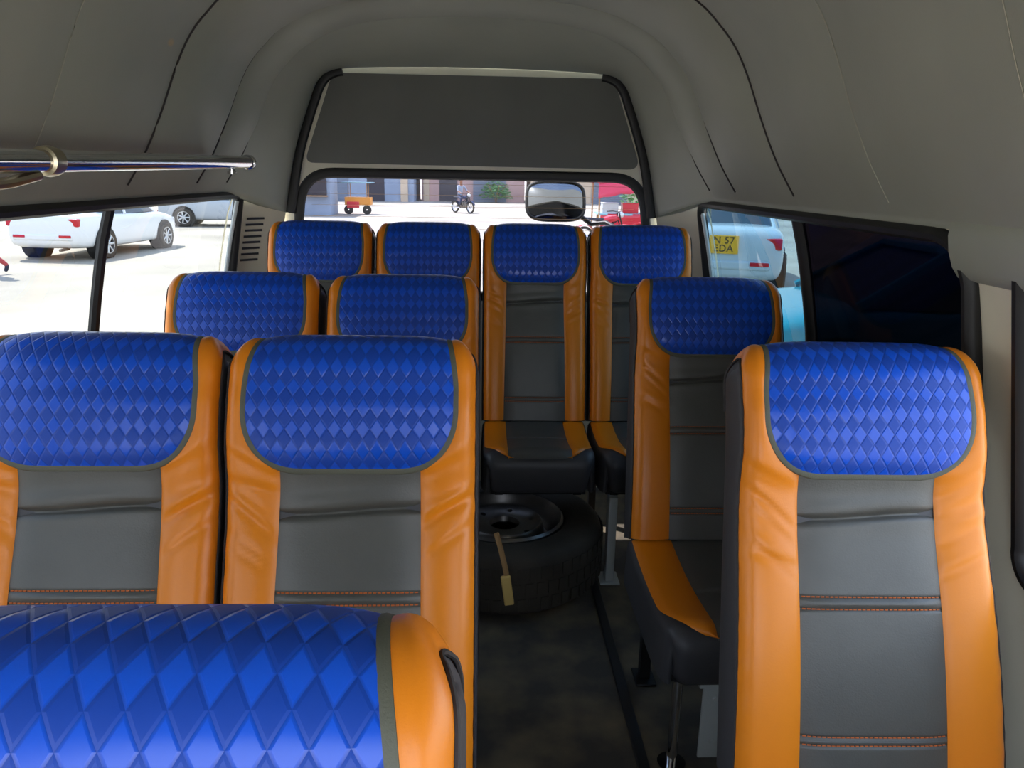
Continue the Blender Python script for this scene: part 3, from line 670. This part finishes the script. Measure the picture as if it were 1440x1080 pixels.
def figure(label, loc, rz, legs, arms, shirt, trousers, lean=0, hip=.88):
    root = empty('person', loc, rz, label=label, cat='person'); L = lean
    J = {'pelvis': ((0, 0, hip), .13, .10), 'waist': ((L*.3, 0, hip+.18), .12, .09), 'chest': ((L*.7, 0, hip+.40), .155, .105), 'neck': ((L, 0, hip+.56), .05), 'jaw': ((L+.015, 0, hip+.63), .07), 'head': ((L+.015, 0, hip+.72), .088), 'crown': ((L+.01, 0, hip+.80), .06)}
    E = [('pelvis', 'waist'), ('waist', 'chest'), ('chest', 'neck'), ('neck', 'jaw'), ('jaw', 'head'), ('head', 'crown')]; rg_s = ['waist', 'chest']; rg_t = []; rg_k = []
    for s, n in ((1, 'l'), (-1, 'r')):
        k, a, t = legs[n]; hp = (0, s*.09, hip-.06)
        J.update({n+'hip': (hp, .085), n+'knee': (k, .058), n+'ankle': (a, .042), n+'toe': (t, .034)})
        E += [('pelvis', n+'hip'), (n+'hip', n+'knee'), (n+'knee', n+'ankle'), (n+'ankle', n+'toe')]; rg_t += [n+'hip', n+'knee', n+'ankle']; rg_k += [n+'toe']
        e, w = arms[n]; sh = (L*.75, s*.19, hip+.48); hd = tuple(Vector(w)+(Vector(w)-Vector(e)).normalized()*.08)
        J.update({n+'sh': (sh, .058), n+'el': (e, .042), n+'wr': (w, .03), n+'hand': (hd, .034)}); E += [('chest', n+'sh'), (n+'sh', n+'el'), (n+'el', n+'wr'), (n+'wr', n+'hand')]; rg_s += [n+'sh', n+'el']
        for q, (dy, ln) in enumerate(((-.024, .07), (-.008, .085), (.008, .08), (.024, .065))):
            f = tuple(Vector(hd)+(Vector(w)-Vector(e)).normalized()*ln+Vector((0, dy, 0))); J[n+'f%d' % q] = (f, .009); E.append((n+'hand', n+'f%d' % q))
        th = tuple(Vector(w)+(Vector(w)-Vector(e)).normalized()*.07+Vector((.055, 0, 0))); J[n+'th'] = (th, .010); E.append((n+'wr', n+'th'))
    skin_body('body', J, E, root, [(shirt, rg_s), (trousers, rg_t), (M['darkcloth'], rg_k)], M['skin'])
    bm = bmesh.new(); hz = hip+.74; bmesh.ops.create_uvsphere(bm, u_segments=20, v_segments=12, radius=1, matrix=Matrix.Translation((L-.005, 0, hz+.02)) @ Matrix.Diagonal((.108, .092, .105, 1)))
    bmesh.ops.delete(bm, geom=[v for v in bm.verts if v.co.z < hz-.03 or (v.co.x > L+.06 and v.co.z < hz+.06)], context='VERTS'); bmobj('hair', bm, M['hair'], root)
    bm = bmesh.new(); cyl(bm, (L+.09, 0, hip+.71), (L+.12, 0, hip+.68), .012, .016, 8); bmobj('nose', bm, M['skin'], root)
    return root
figure('person walking outside at the far left edge, brick red trousers and dark shoe', (-8.98, 14.35, GZ), math.radians(200),
       {'l': ((.20, .09, .47), (.16, .09, .08), (.30, .09, .035)), 'r': ((.02, -.09, .46), (-.30, -.09, .16), (-.25, -.09, .04))},
       {'l': ((-.08, .24, 1.08), (.04, .25, .86)), 'r': ((.05, -.24, 1.08), (.2, -.24, .90))}, M['palecloth'], M['redcloth'])

def motorbike(label, loc, rz, paint):
    root = empty('motorbike', loc, rz, label=label, cat='motorbike')
    for x in (-.62, .62):
        bm = bmesh.new(); lathe(bm, [(.235, -.04), (.28, -.045), (.30, 0), (.28, .045), (.235, .04)], (x, 0, .30), 28, 'Y'); wh = bmobj('wheel', bm, M['tyre'], root)
        bm = bmesh.new(); lathe(bm, [(.03, -.05), (.05, -.05), (.05, .05), (.03, .05)], (x, 0, .30), 14, 'Y'); lathe(bm, [(.22, -.02), (.24, -.02), (.24, .02), (.22, .02)], (x, 0, .30), 28, 'Y')
        for k in range(10): t = 2*PI*k/10; cyl(bm, (x+.04*math.cos(t), 0, .3+.04*math.sin(t)), (x+.23*math.cos(t), 0, .3+.23*math.sin(t)), .005, n=6)
        bmobj('spoked_rim', bm, M['alloy'], wh)
        bm = bmesh.new(); tube(bm, [(x+.34*math.cos(t), 0, .3+.34*math.sin(t)) for t in np.linspace(.4, 2.6, 9)], .06, .012, [(math.cos(t), 0, math.sin(t)) for t in np.linspace(.4, 2.6, 9)], 8); bmobj('mudguard', bm, paint, root)
    bm = bmesh.new(); loft(bm, [[(x, w*c, z+h*s) for c, s in ((1, 0), (.7, .7), (0, 1), (-.7, .7), (-1, 0), (-.6, -.8), (.6, -.8))] for x, w, z, h in ((-.1, .08, .75, .06), (.1, .13, .79, .1), (.3, .13, .81, .1), (.42, .06, .8, .06))]); bmobj('fuel_tank', bm, paint, root)
    bm = bmesh.new(); loft(bm, [[(x, w*c, z+h*s) for c, s in ((1, 0), (.7, 1), (-.7, 1), (-1, 0), (-.7, -.6), (.7, -.6))] for x, w, z, h in ((-.72, .06, .80, .04), (-.5, .13, .79, .05), (-.2, .12, .76, .05), (0, .07, .77, .05))]); bmobj('seat', bm, M['darkcloth'], root)
    bm = bmesh.new(); box(bm, (.05, 0, .42), (.36, .2, .3)); cyl(bm, (.05, -.14, .5), (.05, .14, .5), .1); bmobj('engine', bm, M['steel'], root, bevel=.02)
    bm = bmesh.new(); tube(bm, [(.0, -.15, .3), (-.3, -.16, .28), (-.75, -.17, .36)], .035, .035, None, 10); bmobj('exhaust_pipe', bm, M['chrome'], root)
    bm = bmesh.new()
    for s in (-1, 1): tube(bm, [(.62, s*.07, .3), (.45, s*.07, .82), (.42, s*.07, .95)], .02, .02, None, 8); tube(bm, [(-.62, s*.09, .3), (-.1, s*.08, .45), (.38, s*.05, .75)], .018, .018, None, 8)
    tube(bm, [(.25, -.34, .98), (.36, -.2, 1.0), (.42, 0, .98), (.36, .2, 1.0), (.25, .34, .98)], .014, .014, None, 8); bmobj('frame', bm, M['blackpaint'], root)
    bm = bmesh.new(); lathe(bm, [(.0001, .06), (.06, .05), (.09, 0), (.08, -.08), (.0001, -.1)], (.52, 0, .9), 20, 'X', closed=False); bmobj('headlamp', bm, M['alloy'], root)
    return root
rx, ry = -1.05, 40.5
motorbike('dark motorbike ridden along the street beyond the rear window', (rx, ry, GZ), math.radians(-50), M['bluecloth'])
figure('rider in pale shirt seated on the dark motorbike beyond the rear window', (rx-.15*math.cos(math.radians(-50))*1.6, ry-.15*math.sin(math.radians(-50))*1.6, GZ), math.radians(-50),
       {'l': ((.36, .20, .72), (.16, .18, .34), (.30, .18, .30)), 'r': ((.36, -.20, .72), (.16, -.18, .34), (.30, -.18, .30))},
       {'l': ((.22, .30, 1.10), (.42, .30, 1.02)), 'r': ((.22, -.30, 1.10), (.42, -.30, 1.02))}, M['palecloth'], M['bluecloth'], lean=.08, hip=.87)
motorbike('red motorbike parked behind the van just right of the round mirror', (3.35, 21.6, GZ), math.radians(20), M['redpaint'])
motorbike('second red motorbike parked beside a market stall behind the van', (5.1, 22.4, GZ), math.radians(150), M['redpaint'])

# street beyond the rear window ------------------------------------
def building(label, x0, x1, y, h, wallm, feats):
    root = empty('building', ((x0+x1)/2, y, GZ), label=label, cat='building'); w = x1-x0
    bm = bmesh.new(); box(bm, (0, 3, h/2), (w, 6, h)); bmobj('wall', bm, wallm, root, smooth=False)
    bm = bmesh.new(); box(bm, (0, 2.9, h+.1), (w+.3, 6.5, .2)); bmobj('roof_slab', bm, M['tanwall'], root, smooth=False)
    for (kind, fx, fw, fh) in feats:
        bm = bmesh.new()
        if kind == 'shutter':
            for k in range(int(fh/.12)): box(bm, (fx, -.03, .06+.12*k), (fw, .06, .10))
            bmobj('shutter', bm, M['shutter'], root, smooth=False)
        elif kind == 'door': box(bm, (fx, -.02, fh/2), (fw, .06, fh)); bmobj('door', bm, M['darkdoor'], root, smooth=False)
        else: box(bm, (fx, -.03, fh/2), (fw, .3, fh)); bmobj('plinth', bm, M['tanwall'], root, smooth=False)
    return root
building('blue-grey plastered shop building with steel shutters, left end of the street behind', -17, -4.9, 56, 5, M['bluewall'], [('shutter', -3.6, 2.6, 2.6), ('shutter', .2, 2.6, 2.6), ('door', 3.4, 1.2, 2.3), ('plinth', 5.4, .5, 3)])
building('pinkish plastered building in the middle of the street behind', -4.5, 3.0, 58, 5, M['pinkwall'], [('door', -1.8, 1.3, 2.3), ('shutter', 1.2, 2.4, 2.5), ('plinth', -3.4, .4, 3)])
building('tan plastered building with dark doorways, right end of the street behind', 3.4, 22, 57, 5, M['tanwall'], [('door', -7.2, 1.4, 2.4), ('shutter', -3.6, 2.6, 2.5), ('door', 0, 1.4, 2.4)])
ks = empty('kiosk', (-8.3, 36.5, GZ), label='blue-grey roadside kiosk at the left of the rear window', cat='kiosk')
bm = bmesh.new(); box(bm, (0, .9, 1.1), (2.6, 1.8, 2.2)); bmobj('wall', bm, M['bluewall'], ks, smooth=False)
bm = bmesh.new(); box(bm, (.3, -.02, 1.25), (1.7, .06, .7)); bmobj('serving_hatch', bm, M['darkdoor'], ks, smooth=False)
bm = bmesh.new(); box(bm, (.3, -.15, .86), (1.8, .3, .05)); bmobj('counter', bm, M['wood'], ks, smooth=False)
bm = bmesh.new(); box(bm, (0, .6, 2.26), (3.0, 3.0, .1)); bmobj('roof', bm, M['shutter'], ks, smooth=False)
ct = empty('cart', (-5.95, 38.0, GZ), label='small orange street cart with a red box beside the kiosk', cat='cart')
bm = bmesh.new(); box(bm, (0, 0, .85), (1.7, .9, .5)); bmobj('body', bm, M['orangepaint'], ct, bevel=.02)
bm = bmesh.new(); box(bm, (-.3, -.47, .62), (.8, .1, .4)); bmobj('box', bm, M['redpaint'], ct, bevel=.02)
for x in (-.6, .6):
    bm = bmesh.new(); lathe(bm, [(.05, -.03), (.28, -.03), (.30, 0), (.28, .03), (.05, .03)], (x, -.48, .30), 24, 'Y'); bmobj('wheel', bm, M['tyre'], ct)
    for y in (-.4, .4): bm = bmesh.new(); cyl(bm, (x, y, 1.1), (x, y, 2.0), .025); bmobj('post', bm, M['wood'], ct)
bm = bmesh.new(); box(bm, (0, 0, 2.03), (2.0, 1.2, .06)); bmobj('roof', bm, M['bluepaint'], ct, smooth=False); ct.scale = (.72, .72, .72)
st = empty('market_stall', (4.75, 25.2, GZ), label='market stall with pink-red cloth canopy at right of the rear window', cat='stall')
bm = bmesh.new(); vs = [[(x, y, 1.78+.16*math.cos(x*1.4)-.05*abs(y)+.02*math.sin(9*x)) for x in np.linspace(-1.2, 1.2, 17)] for y in np.linspace(-.9, .9, 9)]
V = [[bm.verts.new(p) for p in r] for r in vs]
for j in range(8):
    for i in range(16): bm.faces.new((V[j][i], V[j][i+1], V[j+1][i+1], V[j+1][i]))
cn = bmobj('canopy', bm, M['pinkcloth'], st); cn.modifiers.new('t', 'SOLIDIFY').thickness = .02
V2 = [[(x, -.9-.02*math.sin(7*x), 1.72+.16*math.cos(x*1.4)-.42*k/4-(.04*abs(math.sin(6*x)) if k == 4 else 0)) for x in np.linspace(-1.2, 1.2, 33)] for k in range(5)]
bm = bmesh.new(); V = [[bm.verts.new(p) for p in r] for r in V2]
for j in range(4):
    for i in range(32): bm.faces.new((V[j][i], V[j][i+1], V[j+1][i+1], V[j+1][i]))
vl = bmobj('valance', bm, M['pinkcloth'], st); vl.modifiers.new('t', 'SOLIDIFY').thickness = .015
bm = bmesh.new(); V = [[bm.verts.new((x, -.66-.02*math.sin(8*x), .80-.6*k/5)) for x in np.linspace(-1.08, .3, 33)] for k in range(6)]
for j in range(5):
    for i in range(32): bm.faces.new((V[j][i], V[j][i+1], V[j+1][i+1], V[j+1][i]))
vl = bmobj('table_cloth', bm, M['redpaint'], st); vl.modifiers.new('t', 'SOLIDIFY').thickness = .01
for x in (-1.15, 1.15):
    for y in (-.8, .8): bm = bmesh.new(); cyl(bm, (x, y, 0), (x, y, 1.78), .025); bmobj('post', bm, M['wood'], st)
bm = bmesh.new(); box(bm, (0, 0, .78), (2.2, 1.3, .06)); bmobj('table_top', bm, M['bluepaint'], st, bevel=.01)
for x in (-1, 1):
    for y in (-.55, .55): bm = bmesh.new(); box(bm, (x, y, .375), (.06, .06, .75)); bmobj('leg', bm, M['wood'], st)
for i, (x, y) in enumerate([(-.75, -.3), (-.1, -.25), (.6, -.3)]):
    bm = bmesh.new(); box(bm, (0, 0, .15), (.5, .4, .3)); box(bm, (0, 0, .31), (.53, .43, .03))
    tag(bmobj('crate', bm, M['palepaint' if i != 1 else 'redpaint'], bevel=.01, loc=(4.75+x, 25.2+y, GZ+.811)), ['pale crate at the left end of the market stall table', 'red crate in the middle of the market stall table', 'pale crate at the right end of the market stall table'][i], 'crate', 'crates on the market stall')
def shrub(label, loc, r, n):
    root = empty('shrub', loc, label=label, cat='shrub'); bm = bmesh.new()
    for _ in range(n):
        d = Vector(rng.normal(size=3)).normalized()*r*rng.uniform(.5, 1); d.z = abs(d.z)*1.1+.25*r
        rot = Matrix.Rotation(rng.uniform(0, 6.3), 4, 'Z') @ Matrix.Rotation(rng.uniform(-1, 1), 4, 'X'); s = rng.uniform(.07, .14)
        bm.faces.new([bm.verts.new(rot @ Vector(p)*s+d) for p in ((-1, 0, 0), (0, -.5, .15), (1, 0, 0), (0, .5, .15))])
    bmobj('foliage', bm, M['leaf'], root, smooth=False); bm = bmesh.new()
    for k in range(5): t = 2*PI*k/5; tube(bm, [(0, 0, 0), (.2*r*math.cos(t), .2*r*math.sin(t), .5*r), (.6*r*math.cos(t), .6*r*math.sin(t), r)], .03, .03, None, 6)
    bmobj('stem', bm, M['wood'], root)
shrub('leafy green shrub against the pinkish building behind the van', (.9, 56.6, GZ), 1.2, 700)
shrub('leafy green shrub behind the market stall at right of the rear window', (9.0, 44, GZ), 1.4, 800)

# round rear-view mirror on the outside of the tailgate
mr = empty('rear_mirror', (.325, 3.56, 1.30), label='rounded convex mirror on an arm outside the rear window', cat='mirror')
def sq(t, a, b, e=.55): return (a*np.sign(math.cos(t))*abs(math.cos(t))**e, b*np.sign(math.sin(t))*abs(math.sin(t))**e)
def dome(bm, a, b, y0, dep, n=48, m=10):
    R = []
    for j in range(1, m+1):
        f = j/m; R.append([bm.verts.new((sq(t, a*f, b*f)[0], y0+dep*(1-f*f), sq(t, a*f, b*f)[1])) for t in (2*PI*k/n for k in range(n))])
    c = bm.verts.new((0, y0+dep, 0))
    for k in range(n): bm.faces.new((c, R[0][k], R[0][(k+1) % n]))
    for a_, b_ in zip(R[:-1], R[1:]):
        for k in range(n): bm.faces.new((a_[k], b_[k], b_[(k+1) % n], a_[(k+1) % n]))
rt = Matrix.Rotation(math.radians(-22), 4, 'X')
bm = bmesh.new(); dome(bm, .128, .088, -.004, -.022); bmesh.ops.transform(bm, matrix=rt, verts=bm.verts); bmobj('mirror_glass', bm, M['mirror'], mr)
bm = bmesh.new(); dome(bm, .132, .092, .0, .05); bmesh.ops.transform(bm, matrix=rt, verts=bm.verts); bmobj('housing', bm, M['darkplastic'], mr)
bm = bmesh.new(); tube(bm, [(sq(t, .131, .091)[0], -.004, sq(t, .131, .091)[1]) for t in (2*PI*k/48 for k in range(48))], .007, .008, [(0, -1, 0)]*48, 8, closed=True); bmesh.ops.transform(bm, matrix=rt, verts=bm.verts); bmobj('rim', bm, M['rubber'], mr)
bm = bmesh.new(); tube(bm, [(.10, .04, -.05), (.17, .03, -.10), (.23, -.02, -.09), (.29, -.10, -.12), (.32, -.16, -.30), (.33, -.165, -.46)], .011, .011, None, 10); bmobj('arm', bm, M['blackpaint'], mr)

# ------------------------------------------------------------------ light, sky, camera
W = bpy.data.worlds.new('sky'); SC.world = W; W.use_nodes = True; nt = W.node_tree; N = nt.nodes; L = nt.links
tc = N.new('ShaderNodeTexCoord'); sp = N.new('ShaderNodeSeparateXYZ'); L.new(tc.outputs['Generated'], sp.inputs[0])
rp = N.new('ShaderNodeValToRGB'); rp.color_ramp.elements[0].position = .0; rp.color_ramp.elements[0].color = (.95, .97, 1.0, 1)
rp.color_ramp.elements[1].position = .7; rp.color_ramp.elements[1].color = (.50, .68, 1.0, 1)
L.new(sp.outputs[2], rp.inputs['Fac']); L.new(rp.outputs['Color'], N['Background'].inputs['Color']); N['Background'].inputs['Strength'].default_value = 1.1
su = bpy.data.lights.new('sun', 'SUN'); su.energy = 4.6; su.color = (1, .95, .86); su.angle = .01; so = bpy.data.objects.new('sun', su); COL.objects.link(so)
so.rotation_euler = Vector((.50, -.42, -1)).to_track_quat('-Z', 'Y').to_euler(); so.location = (-5, 6, 10)

f = 1082; yaw, pitch, roll = math.radians(2.305), math.radians(15.165), math.radians(1.0)
fw = Vector((math.sin(yaw)*math.cos(pitch), math.cos(yaw)*math.cos(pitch), -math.sin(pitch))); r0 = Vector((math.cos(yaw), -math.sin(yaw), 0)); u0 = r0.cross(fw)
rr = r0*math.cos(roll)+u0*math.sin(roll); uu = -r0*math.sin(roll)+u0*math.cos(roll)
cam = bpy.data.cameras.new('camera'); cam.sensor_width = 36; cam.lens = f/1440*36; cam.clip_start = .02; cam.clip_end = 400
co = bpy.data.objects.new('camera', cam); COL.objects.link(co)
mw = Matrix((rr, uu, -fw)).transposed().to_4x4(); mw.translation = (0, 0, 1.41); co.matrix_world = mw; SC.camera = co
SC.view_settings.view_transform = 'Standard'; SC.view_settings.look = 'None'; SC.view_settings.gamma = 1; SC.view_settings.exposure = 2.12
SC.cycles.use_denoising = True; SC.cycles.max_bounces = 10; SC.cycles.diffuse_bounces = 6; SC.cycles.transparent_max_bounces = 16; SC.cycles.sample_clamp_indirect = 8
SC.cycles.caustics_reflective = False
